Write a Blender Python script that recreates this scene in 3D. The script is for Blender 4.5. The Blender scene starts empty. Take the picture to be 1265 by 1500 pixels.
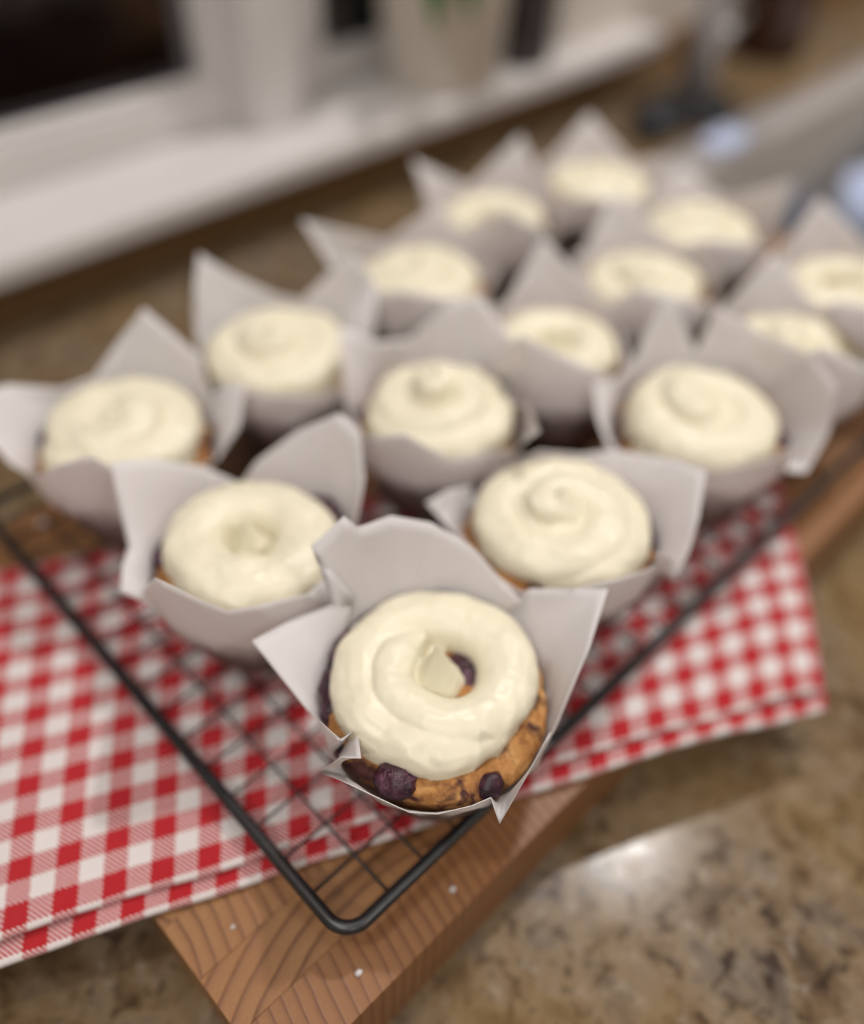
import bpy, bmesh, math, random
from math import sin, cos, pi, radians, hypot, atan2, sqrt
from mathutils import Vector, Matrix, noise

# ------------------------------------------------------------------ units
# one "cell" is one mesh square of the cooling rack (15 mm); z = 0 is the counter top,
# the rack's wires lie 3.5 cells above it.
K = 0.015
ZR = 3.5
def W(x, y, z): return Vector((x*K, y*K, (z+ZR)*K))

S = bpy.context.scene
COL = S.collection

# ------------------------------------------------------------------ camera
cam = bpy.data.cameras.new('camera'); camo = bpy.data.objects.new('camera', cam); COL.objects.link(camo)
right = Vector((0.7166888, -0.6972351, 0.0148442)); up = Vector((0.4829371, 0.5115426, 0.7107010)); fwd = Vector((0.5031191, 0.5021826, -0.7033376))
m = Matrix((right, up, -fwd)).transposed().to_4x4(); m.translation = W(-3.2744, -5.4674, 18.2697)
camo.matrix_world = m
cam.sensor_fit = 'VERTICAL'; cam.sensor_height = 36.0; cam.sensor_width = 36.0
cam.lens = 1254.23/1500*36.0
cam.clip_start = 0.02; cam.clip_end = 60
cam.dof.use_dof = True; cam.dof.focus_distance = 16.35*K; cam.dof.aperture_fstop = 2.1
S.camera = camo

# ------------------------------------------------------------------ world, light, exposure
S.view_settings.view_transform = 'Standard'; S.view_settings.look = 'None'; S.view_settings.gamma = 1.0
S.view_settings.use_curve_mapping = False; S.view_settings.exposure = -0.8
w = bpy.data.worlds.new('night'); S.world = w; w.use_nodes = True
w.node_tree.nodes['Background'].inputs[0].default_value = (0.05, 0.052, 0.065, 1); w.node_tree.nodes['Background'].inputs[1].default_value = 1.0

def area(name, loc, size, power, color, target=None):
    l = bpy.data.lights.new(name, 'AREA'); l.shape = 'DISK'; l.size = size; l.energy = power; l.color = color
    o = bpy.data.objects.new(name, l); COL.objects.link(o); o.location = loc
    if target is not None: o.rotation_euler = (Vector(target)-Vector(loc)).to_track_quat('-Z', 'Y').to_euler()
    return o
# ceiling lamps: first one read off the counter highlight, the rest added as fill (ceiling 1.45 m above the counter)
CEIL = 97
LAMPS = [(57, 14, 20.0), (-30, 10, 8.0), (22, -34, 2.5), (-60, -30, 12.0), (110, -30, 10.0), (20, -100, 16.0), (-60, -105, 16.0)]
for i, (lx, ly, pw) in enumerate(LAMPS):
    area('downlight_and_fill_lamp', W(lx, ly, CEIL-0.6), 0.075, pw, (1.0, 0.965, 0.935))
# wide soft light added overhead as fill, out of view
area('overhead_fill_lamp', W(-2, 4, CEIL-4.3), 0.5, 3.0, (1.0, 0.965, 0.94))

# ------------------------------------------------------------------ helpers
def tag(o, label=None, cat=None, group=None, kind=None):
    if label: o['label'] = label
    if cat: o['category'] = cat
    if group: o['group'] = group
    if kind: o['kind'] = kind
    return o
def empty(name, loc, label=None, cat=None, group=None, kind=None):
    o = bpy.data.objects.new(name, None); COL.objects.link(o); o.location = loc; o.empty_display_size = .01
    return tag(o, label, cat, group, kind)
def link(name, me, mat, parent=None, smooth=True, loc=None):
    o = bpy.data.objects.new(name, me); COL.objects.link(o)
    if mat and not me.materials: me.materials.append(mat)
    if parent is not None: o.parent = parent
    if loc is not None: o.location = loc
    if smooth:
        me.polygons.foreach_set('use_smooth', [True]*len(me.polygons))
    return o
def mesh(name, vs, fs):
    me = bpy.data.meshes.new(name); me.from_pydata([tuple(v) for v in vs], [], fs); me.update(); return me
class MB:
    def __init__(s): s.v = []; s.f = []
    def add(s, vs, fs):
        n = len(s.v); s.v += [Vector(v) for v in vs]; s.f += [tuple(i+n for i in f) for f in fs]
    def box(s, a, b):
        x0, y0, z0 = a; x1, y1, z1 = b
        s.add([(x0,y0,z0),(x1,y0,z0),(x1,y1,z0),(x0,y1,z0),(x0,y0,z1),(x1,y0,z1),(x1,y1,z1),(x0,y1,z1)],
              [(0,3,2,1),(4,5,6,7),(0,1,5,4),(1,2,6,5),(2,3,7,6),(3,0,4,7)])
    def tube(s, pts, r, n=10, cap=True):
        pts = [Vector(p) for p in pts]; rr = r if isinstance(r, (list, tuple)) else [r]*len(pts)
        vs = []; prev = None
        for i, p in enumerate(pts):
            t = (pts[min(i+1, len(pts)-1)]-pts[max(i-1, 0)]).normalized()
            if prev is None:
                a = Vector((0,0,1)) if abs(t.z) < .9 else Vector((1,0,0)); nx = t.cross(a).normalized()
            else: nx = (prev - t*prev.dot(t)).normalized()
            prev = nx; ny = t.cross(nx)
            for k in range(n):
                a = 2*pi*k/n; vs.append(p + (nx*cos(a)+ny*sin(a))*rr[i])
        fs = []
        for i in range(len(pts)-1):
            for k in range(n):
                k2 = (k+1) % n; fs.append((i*n+k, i*n+k2, (i+1)*n+k2, (i+1)*n+k))
        if cap:
            fs.append(tuple(range(n-1, -1, -1))); fs.append(tuple((len(pts)-1)*n+k for k in range(n)))
        s.add(vs, fs)
    def lathe(s, prof, n=32, c=(0,0,0)):
        c = Vector(c); vs = []; fs = []
        for r, z in prof:
            for k in range(n):
                a = 2*pi*k/n; vs.append(c+Vector((r*cos(a), r*sin(a), z)))
        for i in range(len(prof)-1):
            for k in range(n):
                k2 = (k+1) % n; fs.append((i*n+k, i*n+k2, (i+1)*n+k2, (i+1)*n+k))
        fs.append(tuple(range(n-1, -1, -1))); fs.append(tuple((len(prof)-1)*n+k for k in range(n)))
        s.add(vs, fs)
    def build(s, name, mat, parent=None, smooth=False, loc=None, bevel=0, seg=2):
        me = mesh(name, s.v, s.f)
        bm = bmesh.new(); bm.from_mesh(me)
        bmesh.ops.recalc_face_normals(bm, faces=bm.faces)
        if bevel: bmesh.ops.bevel(bm, geom=bm.edges, offset=bevel, segments=seg, profile=.5, affect='EDGES')
        bm.to_mesh(me); bm.free()
        return link(name, me, mat, parent, smooth, loc)
def wbox(name, a, b, mat, parent=None, bevel=0, kind='structure'):
    mb = MB(); mb.box(W(*a), W(*b)); o = mb.build(name, mat, parent, bevel=bevel)
    if kind and parent is None: o['kind'] = kind
    return o

# ------------------------------------------------------------------ materials
def lin(r, g, b):
    f = lambda c: (c/255/12.92) if c/255 <= .04045 else ((c/255+.055)/1.055)**2.4
    return (f(r), f(g), f(b), 1)
def mat(name, col, rough=.5, metal=0, spec=.5, **kw):
    M = bpy.data.materials.new(name); M.use_nodes = True; b = M.node_tree.nodes['Principled BSDF']
    b.inputs['Base Color'].default_value = col; b.inputs['Roughness'].default_value = rough; b.inputs['Metallic'].default_value = metal
    b.inputs['Specular IOR Level'].default_value = spec
    for k, v in kw.items(): b.inputs[k.replace('_', ' ')].default_value = v
    return M
class NT:
    def __init__(s, M): s.t = M.node_tree; s.b = s.t.nodes['Principled BSDF']
    def n(s, typ, **kw):
        x = s.t.nodes.new(typ)
        for k, v in kw.items():
            if hasattr(x, k) and not k.startswith('i_'): setattr(x, k, v)
        return x
    def l(s, a, b): s.t.links.new(a, b)
    def math(s, op, a, b=None, clamp=False):
        x = s.n('ShaderNodeMath', operation=op); x.use_clamp = clamp
        for i, v in enumerate((a, b)):
            if v is None: continue
            if isinstance(v, (int, float)): x.inputs[i].default_value = v
            else: s.l(v, x.inputs[i])
        return x.outputs[0]
    def noise(s, vec, scale, detail=3, rough=.5, dist=0):
        x = s.n('ShaderNodeTexNoise'); x.inputs['Scale'].default_value = scale; x.inputs['Detail'].default_value = detail
        x.inputs['Roughness'].default_value = rough; x.inputs['Distortion'].default_value = dist
        if vec is not None: s.l(vec, x.inputs['Vector'])
        return x.outputs['Fac']
    def ramp(s, fac, stops):
        x = s.n('ShaderNodeValToRGB'); r = x.color_ramp
        while len(r.elements) < len(stops): r.elements.new(.5)
        for e, (p_, c) in zip(r.elements, stops):
            e.position = p_; e.color = c if not isinstance(c, (int, float)) else (c, c, c, 1)
        s.l(fac, x.inputs[0]); return x.outputs[0]
    def mix(s, fac, a, b, blend='MIX'):
        x = s.n('ShaderNodeMix', data_type='RGBA', blend_type=blend)
        for sock, v in ((x.inputs['Factor'], fac), (x.inputs['A'], a), (x.inputs['B'], b)):
            pass
        ins = [i for i in x.inputs if i.enabled]
        for sock, v in zip(ins, (fac, a, b)):
            if isinstance(v, (int, float, tuple)): sock.default_value = v
            else: s.l(v, sock)
        return [o for o in x.outputs if o.enabled][0]
    def bump(s, h, strength, dist):
        x = s.n('ShaderNodeBump'); x.inputs['Strength'].default_value = strength; x.inputs['Distance'].default_value = dist
        s.l(h, x.inputs['Height']); s.l(x.outputs[0], s.b.inputs['Normal']); return x

def m_granite():
    M = mat('polished_granite', (0,0,0,1), .16, spec=.16); t = NT(M); g = t.n('ShaderNodeNewGeometry').outputs['Position']
    a = t.noise(g, 38, 5, .62, .6); b = t.noise(g, 110, 4, .6, .3); c = t.noise(g, 9, 3, .5, .5); d = t.noise(g, 230, 2, .5)
    col = t.ramp(a, [(.30, lin(58,46,38)), (.43, lin(98,80,60)), (.52, lin(124,107,86)), (.62, lin(106,95,84)), (.75, lin(70,60,54))])
    col = t.mix(t.ramp(b, [(.36, .85), (.46, 0)]), col, lin(52,40,34))
    col = t.mix(t.ramp(b, [(.58, 0), (.68, .7)]), col, lin(144,132,118))
    col = t.mix(t.ramp(c, [(.4, 0), (.65, .55)]), col, lin(126,101,62))
    col = t.mix(t.ramp(d, [(.6, 0), (.7, .5)]), col, lin(40,34,32))
    t.l(col, t.b.inputs['Base Color'])
    t.l(t.ramp(b, [(.3, .14), (.7, .24)]), t.b.inputs['Roughness'])
    return M
def m_wood():
    M = mat('oiled_end_grain_wood', (0,0,0,1), .42, spec=.4); t = NT(M)
    tc = t.n('ShaderNodeTexCoord').outputs['Object']; sp = t.n('ShaderNodeSeparateXYZ'); t.l(tc, sp.inputs[0])
    info = t.n('ShaderNodeObjectInfo').outputs['Random']
    pos = t.n('ShaderNodeNewGeometry').outputs['Position']
    x2 = t.math('MULTIPLY', sp.outputs[0], sp.outputs[0]); y2 = t.math('MULTIPLY', sp.outputs[1], sp.outputs[1])
    r = t.math('SQRT', t.math('ADD', x2, y2))
    wob = t.math('MULTIPLY', t.math('SUBTRACT', t.noise(pos, 42, 2), .5), .0032)
    r = t.math('ADD', r, wob)
    sp_ = t.math('ADD', t.math('MULTIPLY', info, .0022), .0042)
    fr = t.math('FRACT', t.math('DIVIDE', r, sp_))
    line = t.ramp(fr, [(0, 0), (.45, .06), (.72, .35), (.86, 1), (.93, .9), (1.0, 0)])
    # open-pored pale blocks alternate with dark-lined ones
    dark = t.mix(info, lin(88,46,28), lin(66,34,22)); base = t.mix(t.math('FRACT', t.math('MULTIPLY', info, 7.3)), lin(150,110,70), lin(136,94,58))
    col = t.mix(t.math('MULTIPLY', line, .85), base, dark)
    fine = t.noise(pos, 900, 2); col = t.mix(t.ramp(fine, [(.35, .35), (.6, 0)]), col, lin(126,84,52))
    big = t.noise(pos, 26, 3); col = t.mix(t.ramp(big, [(.35, .3), (.6, 0)]), col, lin(140,92,58))
    t.l(col, t.b.inputs['Base Color']); t.bump(line, .25, .0003)
    return M
def m_gingham():
    M = mat('red_and_white_gingham', (0,0,0,1), .85, spec=.2); t = NT(M)
    uv = t.n('ShaderNodeUVMap').outputs[0]; sp = t.n('ShaderNodeSeparateXYZ'); t.l(uv, sp.inputs[0]); U, V = sp.outputs[0], sp.outputs[1]
    jit = t.math('MULTIPLY', t.math('SUBTRACT', t.noise(uv, 9, 2), .5), .05)
    fu = t.math('FRACT', t.math('ADD', U, jit)); fv = t.math('FRACT', t.math('ADD', V, jit))
    su = t.math('LESS_THAN', fu, .5); sv = t.math('LESS_THAN', fv, .5)
    both = t.math('MULTIPLY', su, sv); one = t.math('SUBTRACT', t.math('ADD', su, sv), t.math('MULTIPLY', both, 2))
    tw = t.math('LESS_THAN', t.math('FRACT', t.math('MULTIPLY', t.math('ADD', U, V), 9)), .62)
    red = t.math('ADD', both, t.math('MULTIPLY', one, tw), True)
    col = t.mix(red, lin(220,212,210), lin(176,30,38))
    t.l(col, t.b.inputs['Base Color'])
    x = t.math('SINE', t.math('MULTIPLY', U, 2*pi*18)); y = t.math('SINE', t.math('MULTIPLY', V, 2*pi*18))
    t.bump(t.math('MULTIPLY', x, y), .5, .0004)
    t.b.inputs['Sheen Weight'].default_value = .15
    return M
def m_cream():
    M = mat('cream_cheese_frosting', lin(221,214,190), .38, spec=.45); t = NT(M)
    t.b.inputs['Subsurface Weight'].default_value = .12; t.b.inputs['Subsurface Radius'].default_value = (1, .8, .45); t.b.inputs['Subsurface Scale'].default_value = .003
    pos = t.n('ShaderNodeNewGeometry').outputs['Position']
    h = t.math('ADD', t.noise(pos, 160, 3), t.math('MULTIPLY', t.noise(pos, 900, 2), .25)); t.bump(h, .16, .0006)
    return M
def m_cake():
    M = mat('golden_berry_sponge', (0,0,0,1), .7, spec=.3); t = NT(M); pos = t.n('ShaderNodeNewGeometry').outputs['Position']
    a = t.noise(pos, 150, 4, .6); b = t.noise(pos, 75, 3, .6, .4)
    col = t.ramp(a, [(.3, lin(122,76,38)), (.5, lin(176,124,70)), (.72, lin(204,158,102))])
    col = t.mix(t.ramp(b, [(.50, 0), (.60, .95)]), col, lin(58,22,30))
    t.l(col, t.b.inputs['Base Color']); t.bump(t.noise(pos, 420, 4, .7), .8, .0012)
    return M
def m_berry():
    M = mat('baked_dark_berry', (0,0,0,1), .28, spec=.5); t = NT(M); pos = t.n('ShaderNodeNewGeometry').outputs['Position']
    col = t.ramp(t.noise(pos, 260, 4, .6), [(.35, lin(26,8,18)), (.55, lin(62,22,40)), (.72, lin(104,66,88))])
    t.l(col, t.b.inputs['Base Color']); t.bump(t.noise(pos, 500, 3, .7), .7, .001)
    return M
def m_paper():
    M = mat('greaseproof_paper', (0,0,0,1), .55, spec=.3); t = NT(M)
    tc = t.n('ShaderNodeTexCoord').outputs['Object']; sp = t.n('ShaderNodeSeparateXYZ'); t.l(tc, sp.inputs[0])
    nz = t.noise(tc, 70, 3, .6)
    z = t.math('ADD', t.math('MULTIPLY', sp.outputs[2], 1/K), t.math('MULTIPLY', t.math('SUBTRACT', nz, .5), 2.2))
    stain = t.ramp(t.math('DIVIDE', z, 4.0), [(.0, .95), (.36, .8), (.58, 0)])
    col = t.mix(stain, lin(242,240,242), lin(104,68,56))
    t.l(col, t.b.inputs['Base Color'])
    t.bump(t.noise(tc, 130, 3), .15, .001)
    tr = t.n('ShaderNodeBsdfTranslucent'); tr.inputs[0].default_value = lin(228,220,214); ms = t.n('ShaderNodeMixShader'); ms.inputs[0].default_value = .42
    out = t.t.nodes['Material Output']; t.l(t.b.outputs[0], ms.inputs[1]); t.l(tr.outputs[0], ms.inputs[2]); t.l(ms.outputs[0], out.inputs[0])
    return M
def m_noisy(name, c1, c2, scale, rough=.5, **kw):
    M = mat(name, c1, rough, **kw); t = NT(M); pos = t.n('ShaderNodeNewGeometry').outputs['Position']
    t.l(t.mix(t.noise(pos, scale, 3), c1, c2), t.b.inputs['Base Color']); return M
GRANITE = m_granite(); WOOD = m_wood(); GINGHAM = m_gingham(); CREAM = m_cream(); CAKE = m_cake(); BERRY = m_berry(); PAPER = m_paper()
BLACK = m_noisy('black_nonstick_wire', lin(20,20,22), lin(34,34,36), 300, .32, spec=.6)
WHITE = m_noisy('white_gloss_paint', lin(208,203,201), lin(200,195,193), 12, .3)
WALL = m_noisy('warm_white_wall_paint', lin(208,200,190), lin(200,192,182), 8, .8)
CEILM = m_noisy('white_ceiling_paint', lin(232,228,222), lin(226,222,216), 5, .9)
UPST = m_noisy('brown_stone_upstand', lin(132,100,62), lin(108,80,50), 60, .4)
TILE = m_noisy('floor_tile', lin(120,104,88), lin(100,86,74), 6, .5)
STEEL = m_noisy('brushed_steel', lin(190,188,188), lin(170,168,168), 40, .3, metal=1.0)
SINKM = m_noisy('satin_sink_steel', lin(216,212,212), lin(200,196,196), 40, .5, metal=.8)
DSTEEL = m_noisy('dark_steel', lin(70,72,78), lin(50,52,56), 40, .35, metal=.7)
POTM = m_noisy('white_glazed_pot', lin(226,218,206), lin(212,204,192), 30, .35)
SOIL = m_noisy('potting_soil', lin(50,36,26), lin(80,60,44), 200, .9)
LEAF = m_noisy('green_leaf', lin(52,98,44), lin(82,130,62), 90, .4)
CUPB = m_noisy('cupboard_paint', lin(180,176,168), lin(172,168,160), 10, .5)
BLUE = m_noisy('pale_blue_matte', lin(190,200,226), lin(176,188,216), 150, .85)
LAMPM = mat('lamp_lens', lin(255,240,220), .5); LAMPM.node_tree.nodes['Principled BSDF'].inputs['Emission Color'].default_value = (1,.93,.86,1); LAMPM.node_tree.nodes['Principled BSDF'].inputs['Emission Strength'].default_value = 4
GLASS = bpy.data.materials.new('window_glass'); GLASS.use_nodes = True
_t = GLASS.node_tree; _t.nodes.remove(_t.nodes['Principled BSDF'])
_a = _t.nodes.new('ShaderNodeBsdfTransparent'); _g = _t.nodes.new('ShaderNodeBsdfGlossy'); _g.inputs['Roughness'].default_value = .02; _f = _t.nodes.new('ShaderNodeFresnel'); _f.inputs[0].default_value = 1.5
_m = _t.nodes.new('ShaderNodeMixShader'); _t.links.new(_f.outputs[0], _m.inputs[0]); _t.links.new(_a.outputs[0], _m.inputs[1]); _t.links.new(_g.outputs[0], _m.inputs[2]); _t.links.new(_m.outputs[0], _t.nodes['Material Output'].inputs[0])
LAWN = m_noisy('night_lawn', lin(60,72,52), lin(40,50,38), 20, .9)
HEDGE = m_noisy('night_hedge', lin(50,44,40), lin(70,40,40), 14, .9)
# ------------------------------------------------------------------ structure
X0, X1, Y0, YW = -110, 150, -190, 32.4        # room extents in cells; YW = face of the window wall
FL = -63.5
wbox('floor', (X0-8, Y0-8, FL-6), (X1+8, YW+10, FL), TILE)
wbox('ceiling', (X0-8, Y0-8, CEIL), (X1+8, YW+10, CEIL+6), CEILM)
wbox('wall_left', (X0-8, Y0-8, FL), (X0, YW+10, CEIL), WALL)
wbox('wall_right', (X1, Y0-8, FL), (X1+8, YW+10, CEIL), WALL)
wbox('wall_back', (X0, Y0-8, FL), (X1, Y0, CEIL), WALL)
# window wall with one long opening over the sill
SZ = .6                                        # top of the sill
WL, WR = -62, 45.5                             # opening
wf = empty('wall_front', W(0, YW, FL), kind='structure')
def wpart(name, a, b, mt, parent, bevel=0):
    mb = MB(); mb.box(W(*a)-parent.location, W(*b)-parent.location); return mb.build(name, mt, parent, bevel=bevel)
wpart('wall_panel', (X0, YW, FL), (X1, YW+10, -.6), WALL, wf)
wpart('wall_panel', (X0, YW, 62), (X1, YW+10, CEIL), WALL, wf)
wpart('wall_panel', (X0, YW, -.6), (WL, YW+10, 62), WALL, wf)
wpart('wall_panel', (WR, YW, -.6), (X1, YW+10, 62), WALL, wf)
wbox('trim_1', (-70, YW-.45, -3.5), (X1, YW, -.62), UPST)                       # brown upstand under the sill
sill = empty('window_sill', W(0, 30, -.6), kind='structure')
wpart('sill_board', (WL-3, 29.7, -.6), (54, YW+4.2, SZ), WHITE, sill, .004)
# first casement (left), its stout post, second casement behind the pot, right jamb
def casement(name, x0, x1, yf, z0, z1, rail, stile):
    e = empty(name, W((x0+x1)/2, yf, z0), kind='structure')
    wpart('bottom_rail', (x0, yf, z0), (x1, yf+3, z0+rail), WHITE, e, .003)
    wpart('top_rail', (x0, yf, z1-rail), (x1, yf+3, z1), WHITE, e, .003)
    for a in (x0, x1-stile): wpart('stile', (a, yf+.02, z0+rail), (a+stile, yf+3, z1-rail), WHITE, e, .003)
    wpart('glazing_bead', (x0+stile, yf+.3, z0+rail), (x1-stile, yf+1.1, z0+rail+.5), WHITE, e, .002)
    wpart('window_glass', (x0+stile, yf+1.4, z0+rail), (x1-stile, yf+1.6, z1-rail), GLASS, e)
    return e
casement('window_1', -60, 22.3, 35.6, SZ, 60, 2.0, 1.0)
wbox('trim_2', (22.3, 33.4, SZ), (25.3, 40, 61), WHITE, bevel=.004)             # post
wbox('trim_3', (25.3, 35.6, SZ), (28.6, 40, 61), WHITE, bevel=.004)             # recessed reveal beside it
casement('window_2', 28.6, 42.2, 36.6, SZ, 60, 1.4, .9)
wbox('trim_4', (42.2, 33.0, SZ), (45.5, 40, 61), WHITE, bevel=.004)
wbox('trim_5', (-62, 33.4, SZ), (-60, 40, 61), WHITE, bevel=.004)
wbox('trim_6', (-62, 33.4, 60), (45.5, 40, 62), WHITE, bevel=.004)
g = wbox('garden_lawn', (-300, YW+12, -40), (300, 400, -38), LAWN)
# hedge in the dark garden
mb = MB(); rnd = random.Random(4)
for i in range(60):
    x = -150+i*6; 
    for j in range(2):
        c = W(x+rnd.uniform(-2,2), 120+rnd.uniform(-6,6), -30+j*14+rnd.uniform(-3,3)); r = rnd.uniform(8,12)*K
        prof = [(r*sin(pi*k/6)+1e-4, -r*cos(pi*k/6)) for k in range(7)]; mb.lathe(prof, 8, c)
h = mb.build('garden_hedge', HEDGE, smooth=True); tag(h, 'dark hedge outside behind the left window', 'hedge')

# counter with an opening for the sink
SX0, SX1, SY0, SY1 = 39.5, 74.5, 4.0, 20.3
CF = -13.5
ct = empty('counter', W(0, CF, -3.5))
tag(ct, 'polished brown speckled granite worktop under the wooden board', 'worktop')
TH = -3.5-2.0
mb = MB(); xs = [-90, SX0, SX1, 140]; ys = [CF, SY0, SY1, YW-.45]
vs = []; 
for z in (TH, -3.5):
    for y in ys:
        for x in xs: vs.append(W(x, y, z)-ct.location)
fs = []
for j in range(3):
    for i in range(3):
        if i == 1 and j == 1: continue
        a = j*4+i; fs.append((a+16, a+17, a+21, a+20)); fs.append((a, a+4, a+5, a+1))
def wallq(a, b): fs.append((a, b, b+16, a+16))
for a, b in ((0,1),(1,2),(2,3),(3,7),(7,11),(11,15),(15,14),(14,13),(13,12),(12,8),(8,4),(4,0)): wallq(a, b)
for a, b in ((5,9),(9,10),(10,6),(6,5)): wallq(a, b)
mb.add(vs, fs); mb.build('slab', GRANITE, ct)
cab = empty('base_cabinet', W(0, CF+2, FL), 'painted base cabinets carrying the granite worktop', 'cabinet')
wpart('cabinet_body', (-88, CF+2, FL), (38, YW-.5, TH), CUPB, cab)
for i in range(4):
    x = -86+i*31; d = MB(); d.box(W(x, CF+1.2, FL+8)-cab.location, W(x+29.5, CF+2, TH-1)-cab.location); dd = d.build('door', CUPB, cab, bevel=.002)
    hb = MB(); hb.tube([W(x+26, CF+1.2, -18)-cab.location, W(x+26, CF+.2, -18)-cab.location, W(x+26, CF+.2, -26)-cab.location, W(x+26, CF+1.2, -26)-cab.location], .3*K, 8); hb.build('handle', STEEL, dd)

# sink
sk = empty('kitchen_sink', W(56, 12, -3.5), 'stainless steel sink let into the worktop beyond the cupcakes', 'sink')
B = sk.location
def rrect(x0, x1, y0, y1, z, r, n=5):
    out = []
    for cx, cy, a0 in ((x1-r, y1-r, 0), (x0+r, y1-r, 90), (x0+r, y0+r, 180), (x1-r, y0+r, 270)):
        for k in range(n+1):
            a = radians(a0+90*k/n); out.append(W(cx+r*cos(a), cy+r*sin(a), z)-B)
    return out
loops = [rrect(SX0-1.4, SX1+1.4, SY0-1.4, SY1+2.6, -3.5, 1.5), rrect(SX0-1.3, SX1+1.3, SY0-1.3, SY1+2.5, -3.3, 1.4), rrect(SX0-.1, SX1+.1, SY0-.1, SY1+.1, -3.2, 1.6), rrect(SX0+.4, SX1-.4, SY0+.4, SY1-.4, -3.45, 1.6),
         rrect(SX0+.8, SX1-.8, SY0+.8, SY1-.8, -12.5, 2.0), rrect(SX0+2.4, SX1-2.4, SY0+2.4, SY1-2.4, -13.6, 2.0)]
n = len(loops[0]); vs = [p for L in loops for p in L]; fs = []
for i in range(len(loops)-1):
    for k in range(n): fs.append((i*n+k, i*n+(k+1) % n, (i+1)*n+(k+1) % n, (i+1)*n+k))
fs.append(tuple((len(loops)-1)*n+k for k in range(n)))
me = mesh('rim', vs[:4*n], fs[:3*n]); o = link('rim', me, SINKM, sk); sm = o.modifiers.new('s', 'SOLIDIFY'); sm.thickness = .001; sm.offset = -1
me = mesh('basin', vs[3*n:], [tuple(i-3*n for i in f) for f in fs[3*n:]]); o = link('basin', me, STEEL, sk); sm = o.modifiers.new('s', 'SOLIDIFY'); sm.thickness = .001; sm.offset = -1
mb = MB(); mb.lathe([(2.2*K, 0), (2.2*K, .001), (1.6*K, .002), (.4*K, .001)], 24, W(57, 8.6, -13.55)-B); mb.build('drain', DSTEEL, sk, True)
# faucet
fa = empty('kitchen_faucet', W(52.9, 26.1, -3.5), 'tall brushed steel faucet standing behind the sink', 'faucet')
mb = MB(); mb.lathe([(3.1*K, 0), (3.1*K, .35*K), (3.0*K, .7*K), (1.6*K, .9*K)], 28); mb.build('base_plate', DSTEEL, fa, True)
pts = [Vector((0, 0, .5*K)), Vector((0, 0, 10*K)), Vector((0, 0, 21*K))]
for k in range(1, 13):
    a = pi*k/12; pts.append(Vector((0, (-6+6*cos(a))*K, (21+6*sin(a))*K)))
pts.append(Vector((0, -12*K, 17*K)))
mb = MB(); mb.tube(pts, 1.15*K, 16); mb.build('spout', SINKM, fa, True)
mb = MB(); mb.tube([Vector((1.0*K, 0, 4*K)), Vector((4.6*K, 0, 5.2*K))], [.6*K, .35*K], 10); mb.build('lever', STEEL, fa, True)
# dark sponge by the tap, pale pad on the sink rim
def pillow(name, c, sx, sy, sz, mt, label, cat, rot=0):
    mb = MB(); prof = [(1e-4, 0), (.9, 0), (1, .15), (1, .8), (.92, 1), (1e-4, 1.02)]
    vs = []; N_ = 24
    for r, z in prof:
        for k in range(N_):
            a = 2*pi*k/N_; q = 4.0; ca, sa = cos(a), sin(a); rr = (abs(ca)**q+abs(sa)**q)**(-1/q)*r
            x, y = rr*ca*sx, rr*sa*sy; vs.append(Vector(((x*cos(rot)-y*sin(rot))*K, (x*sin(rot)+y*cos(rot))*K, z*sz*K)))
    fs = [(i*N_+k, i*N_+(k+1) % N_, (i+1)*N_+(k+1) % N_, (i+1)*N_+k) for i in range(len(prof)-1) for k in range(N_)]
    mb.add(vs, fs+[tuple(range(N_-1, -1, -1)), tuple((len(prof)-1)*N_+k for k in range(N_))])
    o = mb.build(name, mt, None, True, loc=c); return tag(o, label, cat)
pillow('scouring_sponge', W(48.0, 25.4, -3.49), 2.0, 1.3, 1.6, DSTEEL, 'dark blue grey sponge lying beside the foot of the faucet', 'sponge')
pillow('pale_blue_pad', W(49.2, 21.0, -3.18), 2.2, 1.1, .5, BLUE, 'flat pale blue patch on the rim of the sink', 'pad', .1)  # flat pale blue pad for the bluish patch on the rim
# white cup standing in the sink
cu = empty('white_cup', W(63.6, 15.0, -13.4), 'pale bluish cup standing in the sink at the right edge', 'cup')
mb = MB(); mb.lathe([(1.8*K, 0), (2.4*K, .6*K), (2.9*K, 5.2*K), (2.7*K, 5.2*K), (2.2*K, .9*K), (.2*K, .8*K)], 28); mb.build('cup_body', BLUE, cu, True)
mb = MB(); mb.tube([Vector(((2.7+1.5*sin(pi*k/8))*K, 0, (1.2+3.2*k/8)*K)) for k in range(9)], .28*K, 8); mb.build('handle', BLUE, cu, True)
bt = empty('dark_jar', W(41.6, 32.0, SZ), 'dark grey jar between the white pot and the window jamb', 'jar')
mb = MB(); mb.lathe([(1.5*K, 0), (1.6*K, .2*K), (1.6*K, 5.6*K), (1.2*K, 6.4*K)], 24); mb.build('jar_body', m_noisy('dark_glass', lin(62,54,54), lin(50,44,46), 50, .25), bt, True)
mb = MB(); mb.lathe([(1.3*K, 6.4*K), (1.3*K, 7.2*K), (1.2*K, 7.3*K)], 20); mb.build('lid', DSTEEL, bt, True)
bw = empty('dark_bowl', W(55.6, 15.0, -13.4), 'dark grey bowl standing in the sink left of the pale cup', 'bowl')
mb = MB(); mb.lathe([(1.4*K, 0), (1.6*K, .2*K), (2.7*K, 2.0*K), (3.1*K, 4.0*K), (2.9*K, 4.0*K), (2.5*K, 2.1*K), (1.2*K, .6*K), (.1*K, .5*K)], 28); mb.build('bowl_body', DSTEEL, bw, True)
mb = MB(); mb.lathe([(1.25*K, -.08*K), (1.4*K, -.08*K), (1.4*K, .05*K)], 24); mb.build('foot_ring', DSTEEL, bw, True)
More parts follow.
